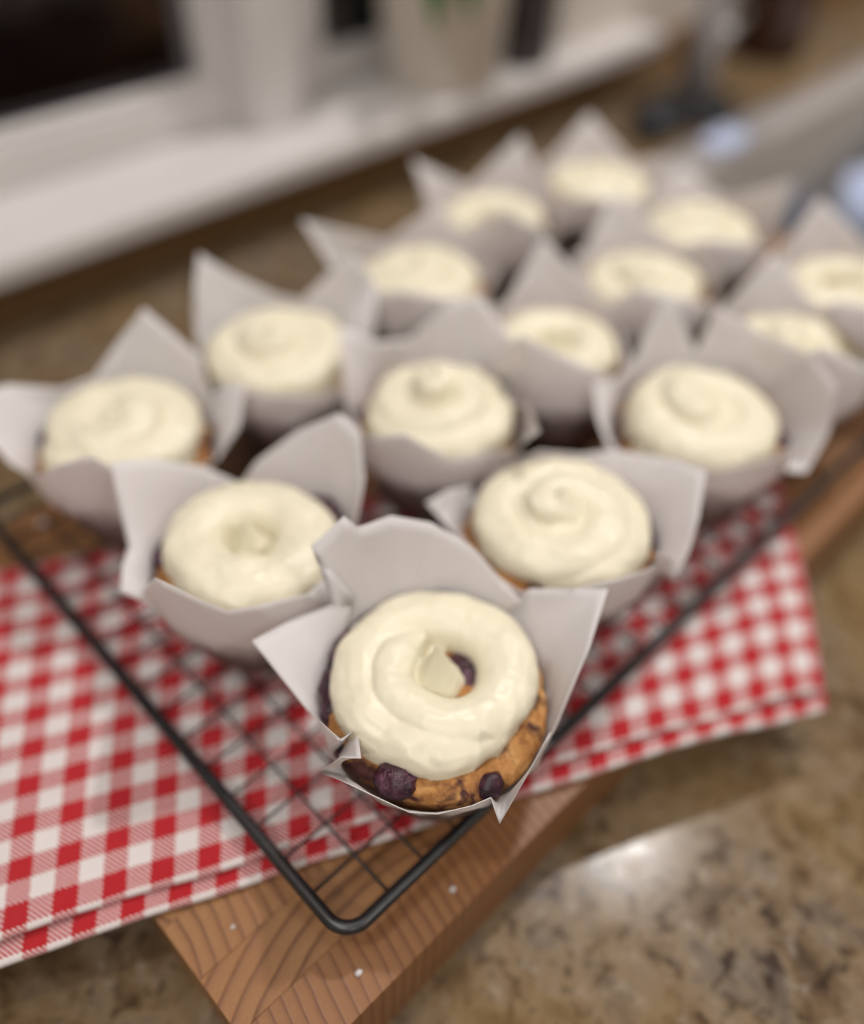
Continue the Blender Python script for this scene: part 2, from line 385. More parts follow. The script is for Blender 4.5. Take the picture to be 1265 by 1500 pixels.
# brown bottle behind the faucet
bt = empty('brown_bottle', W(68, 29, -3.5), 'dark brown bottle against the wall right of the faucet', 'bottle')
mb = MB(); mb.lathe([(2.6*K, 0), (2.7*K, .3*K), (2.7*K, 8*K), (2.0*K, 9.4*K), (1.0*K, 10.2*K), (1.0*K, 12*K)], 24); mb.build('bottle_body', m_noisy('brown_glass', lin(64,38,26), lin(50,30,22), 50, .25), bt, True)
mb = MB(); mb.lathe([(1.2*K, 12*K), (1.2*K, 13.5*K), (.9*K, 13.7*K)], 20); mb.build('cap', DSTEEL, bt, True)

# potted plant on the sill
pp = empty('potted_plant', W(35.6, 33.3, SZ), 'green plant in a round white pot on the window sill', 'potted plant')
prof = [(3.2*K, 0), (3.4*K, .15*K), (4.1*K, 7.6*K), (4.25*K, 7.8*K), (4.25*K, 8.6*K), (3.95*K, 8.6*K), (3.75*K, 7.4*K), (.1*K, 7.2*K)]
mb = MB(); mb.lathe(prof, 40); mb.build('pot', POTM, pp, True)
mb = MB(); mb.lathe([(3.68*K, 7.3*K), (3.6*K, 7.7*K), (1.5*K, 7.9*K), (.1*K, 8*K)], 24); mb.build('soil', SOIL, pp, True)
rnd = random.Random(11)
for i in range(16):
    a = 2*pi*i/16+rnd.uniform(-.2,.2); L = rnd.uniform(5, 9); rise = rnd.uniform(1.5, 6); N_ = 8; vs = []; fs = []
    if i in (12, 13): L, rise = 5.6, 1.4
    for k in range(N_+1):
        t = k/N_; wd = .9*sin(pi*min(1, .08+t*.92))**.8*(1-.3*t)+.04
        x = .8+L*t; z = 7.9+rise*sin(t*pi*.75)*1.3-(t**2)*rise*.3
        for s_ in (-1, 0, 1):
            vs.append(Vector(((x*cos(a)-s_*wd*sin(a))*K, (x*sin(a)+s_*wd*cos(a))*K, (z+(.18 if s_ else 0))*K)))
    for k in range(N_):
        for q in (0, 1): b0 = k*3+q; fs.append((b0, b0+1, b0+4, b0+3))
    o = link('leaf', mesh('leaf', vs, fs), LEAF, pp); sm = o.modifiers.new('s', 'SOLIDIFY'); sm.thickness = .0006
for (a, L, dr) in ((-2.42, 3.6, 4.6), (-2.15, 3.4, 4.0)):       # leaves that hang over the pot's front rim
    N_ = 10; vs = []; fs = []
    for k in range(N_+1):
        t = k/N_; wd = .95*sin(pi*min(1, .08+t*.92))**.8+.04; x = 3.3+3.2*sin(t*pi/2); z = 8.9+.7*sin(t*pi)-dr*t*t
        for s_ in (-1, 0, 1): vs.append(Vector(((x*cos(a)-s_*wd*sin(a))*K, (x*sin(a)+s_*wd*cos(a))*K, (z+(.12 if s_ else 0))*K)))
    for k in range(N_):
        for q in (0, 1): b0 = k*3+q; fs.append((b0, b0+1, b0+4, b0+3))
    o = link('leaf', mesh('leaf', vs, fs), LEAF, pp); sm = o.modifiers.new('s', 'SOLIDIFY'); sm.thickness = .0006
ln = empty('overhead_fill_fixture', W(-2, 4, CEIL), 'round white fill light added overhead to brighten the worktop', 'ceiling light')  # unseen housing for the added overhead fill
mb = MB(); mb.lathe([(.27, -.055), (.275, -.05), (.275, 0), (.26, 0), (.26, -.05)], 40); mb.build('housing', WHITE, ln, True)
mb = MB(); mb.lathe([(.262, -.052), (.262, -.047), (.001, -.047)], 40); mb.build('diffuser', LAMPM, ln, True)
# fixtures of the ceiling lamps; all but the first are added fill
for i, (lx, ly, pw) in enumerate(LAMPS):
    pos_words = ['above the sink', 'added as fill above the board', 'added as fill over the counter front', 'added as fill over the left counter end', 'added as fill over the right counter end', 'added as fill in the room behind', 'added as fill in the far left of the room']
    e = empty('downlight_and_fill', W(lx, ly, CEIL), 'recessed round ceiling light %s' % pos_words[i], 'ceiling light', 'ceiling downlights')
    mb = MB(); mb.lathe([(.045, -.004), (.052, -.004), (.052, 0), (.045, 0)], 28); mb.build('bezel', STEEL, e, True)
    mb = MB(); mb.lathe([(.044, -.002), (.044, 0), (.001, 0)], 28); mb.build('lens', LAMPM, e, True)

# ------------------------------------------------------------------ chopping board of end-grain staves
bd = empty('wooden_board', W(-2.5, -1, -3.5), 'thick end-grain wooden chopping board with dark ring lines under the rack', 'chopping board')
rnd = random.Random(21)
SW = 1.389; BZ0, BZ1 = -3.5, -1.0
# growth-ring centre of each block relative to its own near-left corner; the first ones follow the photograph
first = {0: (-9.5, 3.2, [7.5, 16, 25, 36]), 1: (3.6, -5.6, [5.5, 14.5, 24, 36]), 2: (-4.4, 1.6, [4.6, 13, 23, 36]), 3: (-6.0, -3.0, [6, 15.5, 25, 36])}
for j in range(13):
    y0 = -1+SW*j; y1 = y0+SW
    cx, cy, cuts = first.get(j, (rnd.uniform(-7, 7), rnd.choice((-1, 1))*rnd.uniform(2, 7), [rnd.uniform(5, 9), rnd.uniform(13, 18), rnd.uniform(22, 28), 36]))
    xa = -2.5
    for q, xb in enumerate(cuts):
        if q: cx, cy = rnd.choice((-1, 1))*rnd.uniform(6, 10), rnd.choice((-1, 1))*rnd.uniform(2, 5)
        if j == 0 and q == 1: cx, cy = -12, 2
        org = W(xa+cx, y0+cy, BZ0)
        mb = MB(); g_ = .003; mb.box(W(xa+g_, y0+g_, BZ0)-org, W(xb-g_, y1-g_, BZ1)-org)
        o = mb.build('wood_block', WOOD, bd, bevel=.00012, seg=1); o.location = org-bd.location
        xa = xb

# ------------------------------------------------------------------ gingham towel, two folded layers across the board
A_ = Vector((-4.9, 4.62)); du = Vector((.903, -.429)); 
def towel_layer(name, parent, z0, th, setback, u0, u1, vmax, seed, phase):
    # grid in (u along the front fold, v to the back); closed slab with round folded front edge
    nu, nv = 150, 70; rim = 6
    def base(u, v):
        f = u/19.8                                    # 0 at left, 1 at right end
        vd = Vector((.52+.25*f, .854-.21*f)); vd.normalize()
        return Vector((A_.x+du.x*u+vd.x*v, A_.y+du.y*u+vd.y*v))
    def zt(x, y, u, v):
        z = z0
        dl = max(0, -2.5-x); dr = max(0, -1-y)
        z -= .05*dl**1.5 + .12*dr**1.6
        z += (.05*noise.noise(Vector((x*.35, y*.35, seed))) + .02*noise.noise(Vector((x*1.1, y*1.1, seed+9))))*(1+1.5*min(1, dl+dr))
        return z
    vs = []; uvs = []; rows = []
    prof = []
    for k in range(rim+1):
        a = -pi/2+pi*k/rim; prof.append((setback+.5*th*(1-cos(a)) , .5*th*(1+sin(a)), -(rim-k)*th*.26))   # v, dz above underside, fabric coordinate
    for k in range(1, nv+1): prof.append((setback+.5*th+(vmax-setback-.5*th)*k/nv, th, (vmax-setback)*k/nv))
    for k in range(6): prof.append((vmax-1.2*k-.0, 0.0, vmax+1.2*k))
    prof.append((setback+.5*th+.01, 0.0, 2*vmax))
    for i in range(nu+1):
        u = u0+(u1-u0)*i/nu; en = min(1, min(i, nu-i)/2.0)
        for (v, dz, fv) in prof:
            wob = .10*noise.noise(Vector((u*.35, seed, 2.0)))
            b = base(u, v+wob); z = zt(b.x, b.y, u, v)
            h_ = th*.5+(dz-th*.5)*(.35+.65*en)
            vs.append(W(b.x, b.y, z-th+h_)-parent.location); uvs.append((u*1.0+phase, fv*1.0+.02*sin(u)))
    n = len(prof); fs = []
    for i in range(nu):
        for k in range(n): fs.append((i*n+k, i*n+(k+1) % n, (i+1)*n+(k+1) % n, (i+1)*n+k))
    fs.append(tuple(range(n-1, -1, -1))); fs.append(tuple(nu*n+k for k in range(n)))
    me = mesh(name, vs, fs); uvl = me.uv_layers.new(name='UVMap')
    for lp in me.loops: uvl.data[lp.index].uv = uvs[lp.vertex_index]
    bm = bmesh.new(); bm.from_mesh(me); bmesh.ops.recalc_face_normals(bm, faces=bm.faces); bm.to_mesh(me); bm.free()
    return link(name, me, GINGHAM, parent)
tw = empty('gingham_towel', W(5, 4, -1), 'red and white gingham tea towel folded across the board under the rack', 'tea towel')
towel_layer('folded_layer', tw, -.70, .22, 0, -4.5, 20.2, 11.2, 3.0, 0.0)
towel_layer('folded_layer', tw, -.46, .22, .42, -4.5, 20.05, 11.0, 7.0, .35)

# ------------------------------------------------------------------ cooling rack
rk = empty('cooling_rack', W(0, 0, -1), 'black wire cooling rack holding the cupcakes', 'cooling rack')
RB = rk.location; RX, RY, RR = 29.5, 17.0, .55
pts = []
for cx, cy, a0 in ((RX-RR, RY-RR, 0), (RR, RY-RR, 90), (RR, RR, 180), (RX-RR, RR, 270)):
    for k in range(9): a = radians(a0+90*k/8); pts.append(W(cx+RR*cos(a), cy+RR*sin(a), 0)-RB)
pts.append(pts[0]); pts.append(pts[1])
mb = MB(); mb.tube(pts, .15*K, 14); mb.build('rim_wire', BLACK, rk, True)
def wire(name, a, b, r=.036):
    mb = MB(); mb.tube([W(*a)-RB, W(*b)-RB], r*K, 8); return mb.build(name, BLACK, rk, True)
k = 0
while 1.26+k < RX-.6: wire('cross_wire', (1.26+k, .0, -.06), (1.26+k, RY, -.06)); k += 1
k = 0
while 1.23+k < RY-.6: wire('long_wire', (0, 1.23+k, -.15), (RX, 1.23+k, -.15)); k += 1
for (x, y, zf) in ((6.4, 0, -.38), (24, 0, -1), (5.2, RY, -1), (24, RY, -1)):
    zb = zf+.08
    mb = MB(); mb.tube([W(x-.45, y, 0)-RB, W(x-.4, y, zb+.1)-RB, W(x-.25, y, zb)-RB, W(x+.25, y, zb)-RB, W(x+.4, y, zb+.1)-RB, W(x+.45, y, 0)-RB], .07*K, 8); mb.build('foot', BLACK, rk, True)
# ------------------------------------------------------------------ cupcakes
# rim of each paper wrapper: (angle on the cup, x, y, height) in cells about the cup's own centre
CUPS = {
 'A1': ((4.16, 1.69), [(-223, -2.3, 2.5, 3.05), (-213, -2.21, 1.66, 2.45), (-203, -2.74, -0.26, 4.22), (-198, -1.77, 0.57, 2.55), (-195, -2.58, -0.59, 3.82), (-191, -2.84, -0.35, 3.88), (-183, -2.74, 0.66, 1.85), (-177, -2.91, -0.58, 3.25), (-167, -2.49, -1.05, 2.7), (-153, -2.19, -1.49, 2.42), (-137, -1.85, -1.9, 2.48), (-120, -1.32, -2.3, 2.66), (-105, -0.92, -2.43, 2.63), (-97, -0.95, -2.75, 2.04), (-91, -0.59, -2.91, 3.61), (-83, -0.03, -2.91, 4.59), (-79, 0.22, -2.64, 3.41), (-73, 1.24, -2.27, 2.45), (-53, 1.78, -2.12, 2.95), (-31, 2.58, -1.9, 3.65), (-11, 3.87, -1.33, 4.05), (7, 3.06, 0.15, 3.45), (21, 2.65, 0.05, 3.44), (33, 2.77, 0.72, 3.48), (45, 2.59, 1.56, 4.1), (58, 2.1, 2.39, 4.6), (73, 1.39, 2.92, 4.92), (86, 0.52, 3.03, 5.08), (93, 0.36, 3.27, 5.35), (103, -0.42, 3.47, 4.83), (113, -0.0, 2.65, 3.51), (133, -1.23, 3.28, 3.25), (155, -2.37, 3.2, 3.55)]),
 'B1': ((3.65, 7.59), [(-217, -1.88, 2.72, 3.25), (-210, -2.08, 2.29, 2.75), (-200, -2.54, 1.8, 2.75), (-187, -2.93, 1.28, 2.55), (-179, -2.56, 1.05, 2.45), (-171, -2.78, -0.87, 4.78), (-163, -2.75, -1.25, 4.94), (-140, -2.41, -1.73, 4.58), (-120, -1.98, -2.07, 4.09), (-100, -1.49, -2.5, 4.21), (-90, -1.16, -2.5, 4.06), (-70, -0.29, -2.63, 3.73), (-45, 1.22, -1.64, 2.65), (-25, 1.73, -1.44, 2.85), (-7, 2.01, -1.54, 3.45), (7, 2.97, -0.79, 3.9), (21, 3.39, -0.19, 4.84), (33, 3.44, 0.61, 4.91), (50, 2.82, 1.68, 4.04), (67, 1.79, 2.23, 3.25), (77, 1.27, 2.33, 2.7), (90, 0.65, 2.9, 3.3), (105, -0.48, 3.25, 4.03), (123, -1.46, 3.53, 4.35), (135, -1.59, 3.29, 4.05)]),
 'A2': ((9.74, 2.96), [(-215, -1.85, 2.39, 2.65), (-200, -1.78, 1.59, 2.45), (-180, -2.7, -0.04, 3.32), (-155, -2.6, -0.91, 3.23), (-125, -2.07, -1.98, 3.81), (-100, -1.12, -2.63, 4.0), (-81, 0.02, -2.86, 3.74), (-75, -0.59, -2.91, 4.69), (-65, 1.09, -2.66, 2.9), (-59, 1.11, -2.81, 2.25), (-47, 1.61, -2.77, 2.85), (-31, 2.18, -2.51, 3.45), (-15, 3.18, -1.92, 4.02), (3, 3.43, -0.68, 3.5), (23, 3.2, 0.73, 3.08), (40, 2.43, 1.29, 3.01), (60, 1.54, 2.03, 3.2), (80, 0.33, 2.63, 2.8), (101, -0.43, 2.67, 1.99), (107, -0.21, 2.85, 2.47), (120, -1.42, 2.59, 3.25), (130, -2.01, 2.81, 3.05)]),
 'C1': ((3.56, 13.67), [(-217, -2.78, 2.2, 3.05), (-205, -2.7, 1.2, 2.65), (-190, -2.7, -0.56, 3.32), (-170, -2.29, -1.71, 4.28), (-150, -1.73, -2.41, 4.7), (-133, -1.39, -2.5, 4.15), (-115, -0.86, -2.73, 3.84), (-90, 0.15, -2.75, 3.11), (-65, 1.61, -2.23, 2.45), (-43, 2.5, -2.14, 3.05), (-25, 3.41, -1.27, 3.65), (-13, 3.09, -0.68, 3.25), (-3, 2.54, -0.77, 3.34), (15, 3.04, 0.45, 3.89), (33, 2.85, 1.63, 4.34), (47, 2.55, 2.24, 4.86), (60, 1.84, 2.6, 4.05), (83, 0.66, 2.68, 3.09), (95, -0.3, 2.63, 3.22), (115, -1.52, 3.21, 3.65), (135, -2.37, 3.11, 3.85)]),
 'B2': ((10.69, 8.34), [(-210, -1.56, 2.25, 3.05), (-195, -2.12, 0.88, 2.65), (-177, -2.83, -0.43, 3.85), (-157, -2.56, -1.39, 4.41), (-140, -2.18, -1.69, 4.01), (-115, -1.55, -2.09, 3.37), (-90, -0.46, -2.56, 3.31), (-65, -0.56, -3.32, 3.85), (-45, -0.35, -3.95, 4.75), (-23, 1.67, -1.93, 3.45), (-7, 1.5, -1.41, 3.25), (5, 2.61, -0.87, 3.86), (23, 3.16, 0.34, 4.21), (40, 3.09, 1.39, 4.93), (60, 2.42, 2.06, 4.56), (85, 1.24, 2.46, 3.69), (103, 0.03, 2.65, 4.02), (120, -0.34, 3.6, 4.25), (140, -0.71, 3.44, 4.25)]),
 'A3': ((16.07, 2.87), [(-213, -2.1, 2.22, 2.85), (-195, -2.53, 1.39, 2.45), (-170, -2.83, 0.45, 2.98), (-145, -2.75, -0.8, 3.54), (-120, -2.15, -1.72, 3.34), (-93, -1.17, -2.61, 3.79), (-75, -0.75, -2.87, 4.17), (-67, 0.31, -2.63, 2.42), (-57, 0.89, -3.0, 2.25), (-40, 2.03, -2.84, 3.05), (-21, 1.98, -2.53, 4.45), (-7, 2.44, -1.5, 4.72), (10, 2.91, 0.16, 4.39), (27, 2.56, 1.69, 4.81), (41, 2.1, 1.78, 3.44), (57, 1.71, 2.93, 5.08), (75, 1.01, 2.9, 4.16), (100, -0.12, 2.65, 3.35), (117, -1.0, 2.72, 3.25), (135, -1.45, 2.95, 3.35)]),
 'C2': ((9.14, 13.79), [(-200, -1.91, 1.36, 2.45), (-170, -2.35, -1.34, 3.52), (-135, -1.54, -2.15, 3.27), (-95, -0.44, -2.61, 2.95), (-65, 1.01, -2.1, 2.45), (-40, 2.45, -1.61, 3.05), (-20, 4.1, -0.0, 3.65), (0, 3.39, 0.17, 5.01), (17, 2.9, 1.02, 4.18), (35, 2.12, 1.59, 3.25), (55, 1.55, 2.28, 3.43), (75, 0.68, 3.0, 4.09), (97, -0.23, 3.49, 5.04), (115, -0.81, 3.07, 4.27), (140, -1.15, 2.92, 3.25)]),
 'B3': ((15.79, 8.12), [(-190.0, -2.7, 0.48, 3.1), (-140, -2.96, -0.84, 5.09), (-95.0, -0.24, -2.73, 3.1), (-50, 0.49, -2.13, 3.45), (-5.0, 2.73, -0.24, 3.1), (40, 2.21, 2.71, 4.86), (80.0, 0.48, 2.7, 3.1), (120, -1.8, 1.68, 4.35)]),
 'C3': ((15.5, 14.19), [(-135, -2.22, -1.63, 4.03), (-85.0, 0.24, -2.73, 3.1), (-35, 2.19, -1.82, 3.05), (2.5, 2.74, 0.12, 3.1), (40, 2.49, 1.62, 4.27), (72.5, 0.82, 2.61, 3.1), (105, -3.16, 2.25, 5.34), (165.0, -2.65, 0.71, 3.1)]),
 'A4': ((21.12, 2.79), [(-172.5, -2.72, -0.36, 3.1), (-120, -2.56, -1.5, 5.01), (-72.5, 0.82, -2.61, 3.1), (-25, -0.33, -1.85, 4.35), (15.0, 2.65, 0.71, 3.1), (55, 2.21, 2.58, 4.54), (95.0, -0.24, 2.73, 3.1), (135, -1.65, 1.93, 4.35)]),
 'B4': ((21.13, 8.54), [(-177.5, -2.74, -0.12, 3.1), (-130, -2.61, -1.18, 4.31), (-82.5, 0.36, -2.72, 3.1), (-35, 1.58, -1.78, 3.45), (9.0, 2.71, 0.43, 3.1), (53, 1.76, 3.02, 4.71), (94.0, -0.19, 2.73, 3.1), (135, -0.96, 2.52, 3.45)]),
 'C4': ((20.79, 15.51), [(-180.0, -2.74, 0.0, 3.1), (-105, -2.19, -2.3, 4.78), (-77.5, 0.59, -2.68, 3.1), (-50, -0.0, -3.55, 3.95), (-12.5, 2.68, -0.59, 3.1), (25, 3.12, 1.57, 4.91), (65.0, 1.16, 2.48, 3.1), (105, -1.22, 3.28, 4.6)]),
 'B5': ((26.15, 9.51), [(-177.5, -2.74, -0.12, 3.1), (-130, -2.51, -1.59, 3.95), (-80.0, 0.48, -2.7, 3.1), (-30, 2.25, -1.97, 4.85), (15.0, 2.65, 0.71, 3.1), (60, 2.21, 2.57, 3.88), (97.5, -0.36, 2.72, 3.1), (135, -1.22, 2.35, 3.45)]),
 'C5': ((26.3, 14.67), [(-182.5, -2.74, 0.12, 3.1), (-130, -2.55, -1.52, 3.65), (-85.0, 0.24, -2.73, 3.1), (-40, 2.69, -1.67, 3.85), (7.5, 2.72, 0.36, 3.1), (55, 2.24, 2.54, 4.61), (90.0, 0.0, 2.74, 3.1), (125, -2.42, 1.3, 4.35)]),
 'A5': ((26.13, 3.54), [(-180.0, -2.74, 0.0, 3.1), (-135, -2.87, -0.76, 3.9), (-90.0, 0.0, -2.74, 3.1), (-45, -0.02, -2.12, 4.35), (2.5, 2.74, 0.12, 3.1), (50, 2.05, 2.7, 4.62), (92.5, -0.12, 2.74, 3.1), (135, -1.2, 2.12, 3.85)]),
}

def rim_table(rows):
    th = []
    for r in rows:
        a = math.degrees(atan2(r[2], r[1])); d = (a-r[0]+180) % 360-180
        th.append(r[0]+.45*max(-35, min(35, d)))
    for _ in range(60):
        for i in range(len(th)-1):
            if th[i+1]-th[i] < 2.5:
                m_ = (th[i]+th[i+1])/2; th[i], th[i+1] = m_-1.3, m_+1.3
        if th[0]+360-th[-1] < 2.5: th[-1] -= 1.2; th[0] += 1.2
    return [(t, Vector(r[1:])) for t, r in zip(th, rows)]
def make_wrapper(rows, parent, seed):
    T = rim_table(rows); cols = []; n_ = len(T)
    for i in range(n_):
        t0, p0 = T[i]; t1, p1 = T[(i+1) % n_]
        if i == n_-1: t1 += 360
        m_ = max(2, int((t1-t0)/2.6)+1)
        tan0 = (T[(i+1) % n_][1]-T[i-1][1])*.0
        for k in range(m_):
            f = k/m_; cols.append((radians(t0+(t1-t0)*f), p0.lerp(p1, f)))
    N = len(cols); vs = []; fs = []
    cup = [(0.0, .03), (.8, .02), (1.5, .03), (1.66, .12), (1.80, .5), (1.98, 1.0), (2.18, 1.5), (2.36, 1.85), (2.48, 2.1)]
    for r, z in cup:
        for a, p_ in cols:
            pl = .028*sin(a*22+seed)*(min(1, z/1.0)) if r > 1 else 0
            rr = r+pl+.03*noise.noise(Vector((cos(a)*1.5, sin(a)*1.5, seed+z*.5)))*(1 if r > 1 else 0)
            vs.append(Vector((rr*cos(a), rr*sin(a), z)))
    NR = 9
    for j in range(1, NR+1):
        t = j/NR
        for a, p_ in cols:
            s0 = Vector((2.48*cos(a), 2.48*sin(a), 2.1)); dz = p_.z-2.1
            c1 = Vector((2.48*cos(a), 2.48*sin(a), 2.1))+Vector((.22*cos(a), .22*sin(a), 1))*max(.15, dz*.45)
            c1 = c1.lerp(s0.lerp(p_, .5), .35)
            q = s0*(1-t)**2+c1*2*t*(1-t)+p_*t*t
            w_ = .05*sin(pi*t)*noise.noise(Vector((a*3, t*2, seed)))
            q = q+Vector((cos(a), sin(a), 0))*w_
            vs.append(q)
    R_ = len(cup)+NR
    for j in range(R_-1):
        for k in range(N):
            if j == 0: continue
            fs.append((j*N+k, j*N+(k+1) % N, (j+1)*N+(k+1) % N, (j+1)*N+k))
    fs.append(tuple(N+k for k in range(N)))
    vs = [v*K for v in vs]
    me = mesh('paper_wrapper', vs, fs)
    bm = bmesh.new(); bm.from_mesh(me); bmesh.ops.delete(bm, geom=[v for v in bm.verts if not v.link_faces], context='VERTS'); bm.to_mesh(me); bm.free()
    o = link('paper_wrapper', me, PAPER, parent)
    sm = o.modifiers.new('s', 'SOLIDIFY'); sm.thickness = .00025; sm.offset = 0
    return o
def make_cake(parent, seed, name='cake'):
    prof = [(0.01, .06), (1.4, .06), (1.58, .15), (1.85, .9), (2.15, 1.6), (2.36, 2.05), (2.42, 2.28), (2.34, 2.48), (2.05, 2.6), (1.5, 2.68), (.7, 2.72), (.01, 2.72)]
    fine = []
    for i in range(len(prof)-1):
        m_ = 3 if i >= 4 else 1
        for k in range(m_): f = k/m_; fine.append((prof[i][0]*(1-f)+prof[i+1][0]*f, prof[i][1]*(1-f)+prof[i+1][1]*f))
    fine.append(prof[-1]); N = 72; vs = []; fs = []
    for r, z in fine:
        for k in range(N):
            a = 2*pi*k/N; v = Vector((r*cos(a), r*sin(a), z))
            if z > 1.8:
                b_ = .13*noise.noise(v*1.3+Vector((seed*7, 0, 0)))+.05*noise.noise(v*4+Vector((0, seed*3, 0)))
                v += Vector((cos(a)*b_*min(1, r), sin(a)*b_*min(1, r), b_*.8))
            vs.append(v*K)
    for i in range(len(fine)-1):
        for k in range(N): fs.append((i*N+k, i*N+(k+1) % N, (i+1)*N+(k+1) % N, (i+1)*N+k))
    fs.append(tuple(range(N-1, -1, -1))); fs.append(tuple((len(fine)-1)*N+k for k in range(N)))
    return link(name, mesh('cake', vs, fs), CAKE, parent)
def blob_mesh(seed, sx, sy, sz, amp=.12):
    bm = bmesh.new(); bmesh.ops.create_icosphere(bm, subdivisions=3, radius=1)
    for v in bm.verts:
        d = 1+amp*noise.noise(v.co*2.2+Vector((seed, 0, 0)))*2; v.co = Vector((v.co.x*sx*d, v.co.y*sy*d, v.co.z*sz*d))*K
    me = bpy.data.meshes.new('berry'); bm.to_mesh(me); bm.free(); return me
def add_berry(parent, th_img, r, z, s, seed, stretch=1.0):
    a = radians(th_img-45); o = link('berry', blob_mesh(seed, s*.9, s*stretch, s*.8), BERRY, parent)
    o.location = Vector((r*1.06*cos(a), r*1.06*sin(a), z-1.16))*K; o.rotation_euler = (0, 0, a); return o
import numpy as np
KINDS = dict(
    # a0 start angle (photo sense, ccw from the right), turns, ring radius, inner radius, share of the path on the outer ring,
    # outer / inner bead radius, bead height, rise of the inner lap, peak (radius, height, lean, base z, footing radius)
    swirl_hole=dict(a0=-20, dir=-1, turns=1.62, R0=1.54, Rin=.84, hold=.48, hole=(40, 34), r0=.70, r1=.42, z0=.14, rise=.34, pk=(.50, 1.05, .02, .42), flat=.82),
    ring=dict(hole=(-85, 28), a0=150, turns=1.35, R0=1.38, Rin=1.0, hold=.72, r0=.80, r1=.56, z0=.26, rise=.24, pk=(.42, .85, .12, .50), flat=.80),
    dome=dict(a0=235, turns=2.05, R0=1.55, Rin=.42, hold=.40, r0=.76, r1=.46, z0=.22, rise=.66, pk=(.46, .62, .30, .98), flat=.78),
    tower=dict(a0=60, turns=2.7, R0=1.55, Rin=.2, hold=.28, r0=.66, r1=.32, z0=.24, rise=1.05, pk=(.34, .85, .10, 1.10), flat=.80),
    fold=dict(a0=20, turns=1.75, R0=1.45, Rin=.55, hold=.40, r0=.82, r1=.58, z0=.24, rise=.55, pk=(.30, .25, .30, 1.0), flat=.74))
CZ = 2.62          # height of the cake's shoulder that the frosting sits on
def make_frosting(parent, kind, rot, seed, fine, scale=1.0):
    """one piped swirl: a bead that laps itself, the last dab drawn up to a point; one continuous surface"""
    k_ = KINDS[kind]; n = 150; T = k_['turns']*2*pi; P = []; R_ = []
    for i in range(n+1):
        f = i/n; a = radians(k_['a0']-45+rot)+T*f*k_.get('dir', 1)
        g_ = min(1, max(0, (f-k_['hold'])/(1-k_['hold']))); g_ = g_*g_*(3-2*g_)
        R = k_['R0']*(1-g_)+k_['Rin']*g_; R *= 1+.07*noise.noise(Vector((cos(a), sin(a), seed)))
        r = k_['r0']*(1-g_)+k_['r1']*g_; r *= min(1, .40+f*5)*min(1, .45+(1-f)*8); r *= 1+.12*noise.noise(Vector((f*7, seed, 3)))
        P.append((R*cos(a), R*sin(a), k_['z0']+k_['rise']*g_+.12*f)); R_.append(r)
    P = np.array(P); R_ = np.array(R_); tg = np.gradient(P[:, :2], axis=0); tg /= np.linalg.norm(tg, axis=1)[:, None]
    NA, NRR = (240, 110) if fine else (120, 52)
    A = np.arange(NA)*2*pi/NA
    # outline: farthest covered point in every direction
    rs = np.linspace(.3, 2.8, 200); Ro = np.zeros(NA)
    for j, a in enumerate(A):
        pts = np.stack([rs*cos(a), rs*sin(a)], 1); d = np.linalg.norm(pts[:, None]-P[None, :, :2], axis=2)-R_[None]
        Ro[j] = rs[np.where(d.min(1) < 0)[0].max()]
    for _ in range(14 if fine else 5): Ro = (np.roll(Ro, 1)+2*Ro+np.roll(Ro, -1))/4
    Ro *= np.array([1+.045*noise.noise(Vector((cos(a)*2.2, sin(a)*2.2, seed+4)))+.02*noise.noise(Vector((cos(a)*6, sin(a)*6, seed+4))) for a in A])
    t = np.linspace(0, 1, NRR); t = np.sin(t*pi/2)**1.0*.5+t*.5
    X = t[:, None]*Ro[None]*np.cos(A)[None]; Y = t[:, None]*Ro[None]*np.sin(A)[None]
    Z = np.full(X.shape, -.45)
    pr, ph, lean, pz = k_['pk']
    for i in range(n+1):
        dx, dy = X-P[i, 0], Y-P[i, 1]; d2 = dx*dx+dy*dy; r = R_[i]; off = (-dx*tg[i, 1]+dy*tg[i, 0])/r
        inside = d2 < r*r
        z = P[i, 2]+np.sqrt(np.maximum(r*r-d2, 0))*k_['flat']*(1+.010*np.cos(off*7)+.006*np.cos(off*17+.02*i))
        Z = np.where(inside, np.maximum(Z, z), Z)
    rr = np.hypot(X, Y)*(1+.06*np.cos(5*np.arctan2(Y, X)+rot)); q = np.clip(rr/pr, 0, 1.6)
    zp = pz+ph*np.where(q < 1, (1-q)**1.7*.62+.38*(1-q), -(q-1)*1.3)
    if kind not in ('swirl_hole', 'ring'): Z = np.maximum(Z, np.where(rr < 1.1, pz-.12, -9))
    else:
        ha, hw = k_['hole']; da = (np.degrees(np.arctan2(Y, X))-(ha-45+rot)+180) % 360-180
        wedge = (np.abs(da) < hw*(1.15-.25*rr)) & (rr > pr*.95)
        Z = np.where(wedge, Z, np.maximum(Z, np.where(rr < 1.25, pz-.34+.10*rr, -9)))
        zp = np.where(wedge & (q > 1.0), -9, zp)
    Z = np.where(q < 1.6, np.maximum(Z, zp), Z)
    for _ in range(2 if fine else 1):
        Zi = Z.copy(); Z[1:-1] = (Z[:-2]+2*Z[1:-1]+Z[2:])/4; Z = (np.roll(Z, 1, 1)+2*Z+np.roll(Z, -1, 1))/4; Z[0] = Z[0].mean()*.3+Zi[0].max()*.7
        near = q < .35; Z = np.where(near, Zi, Z)
    # the bead's under-curve down to the cake
    zr = Z[-1].copy(); vs = []; 
    for j in range(NRR):
        for i in range(NA): vs.append([X[j, i], Y[j, i], Z[j, i]])
    for jj in range(1, 6):
        g_ = jj/5
        for i in range(NA):
            s_ = Ro[i]+.05*sin(pi*g_)-.42*g_**2.2; z = zr[i]*(1-g_)+(-.25)*g_
            vs.append([s_*cos(A[i]), s_*sin(A[i]), z])
    out = []; la = radians(rot+100)
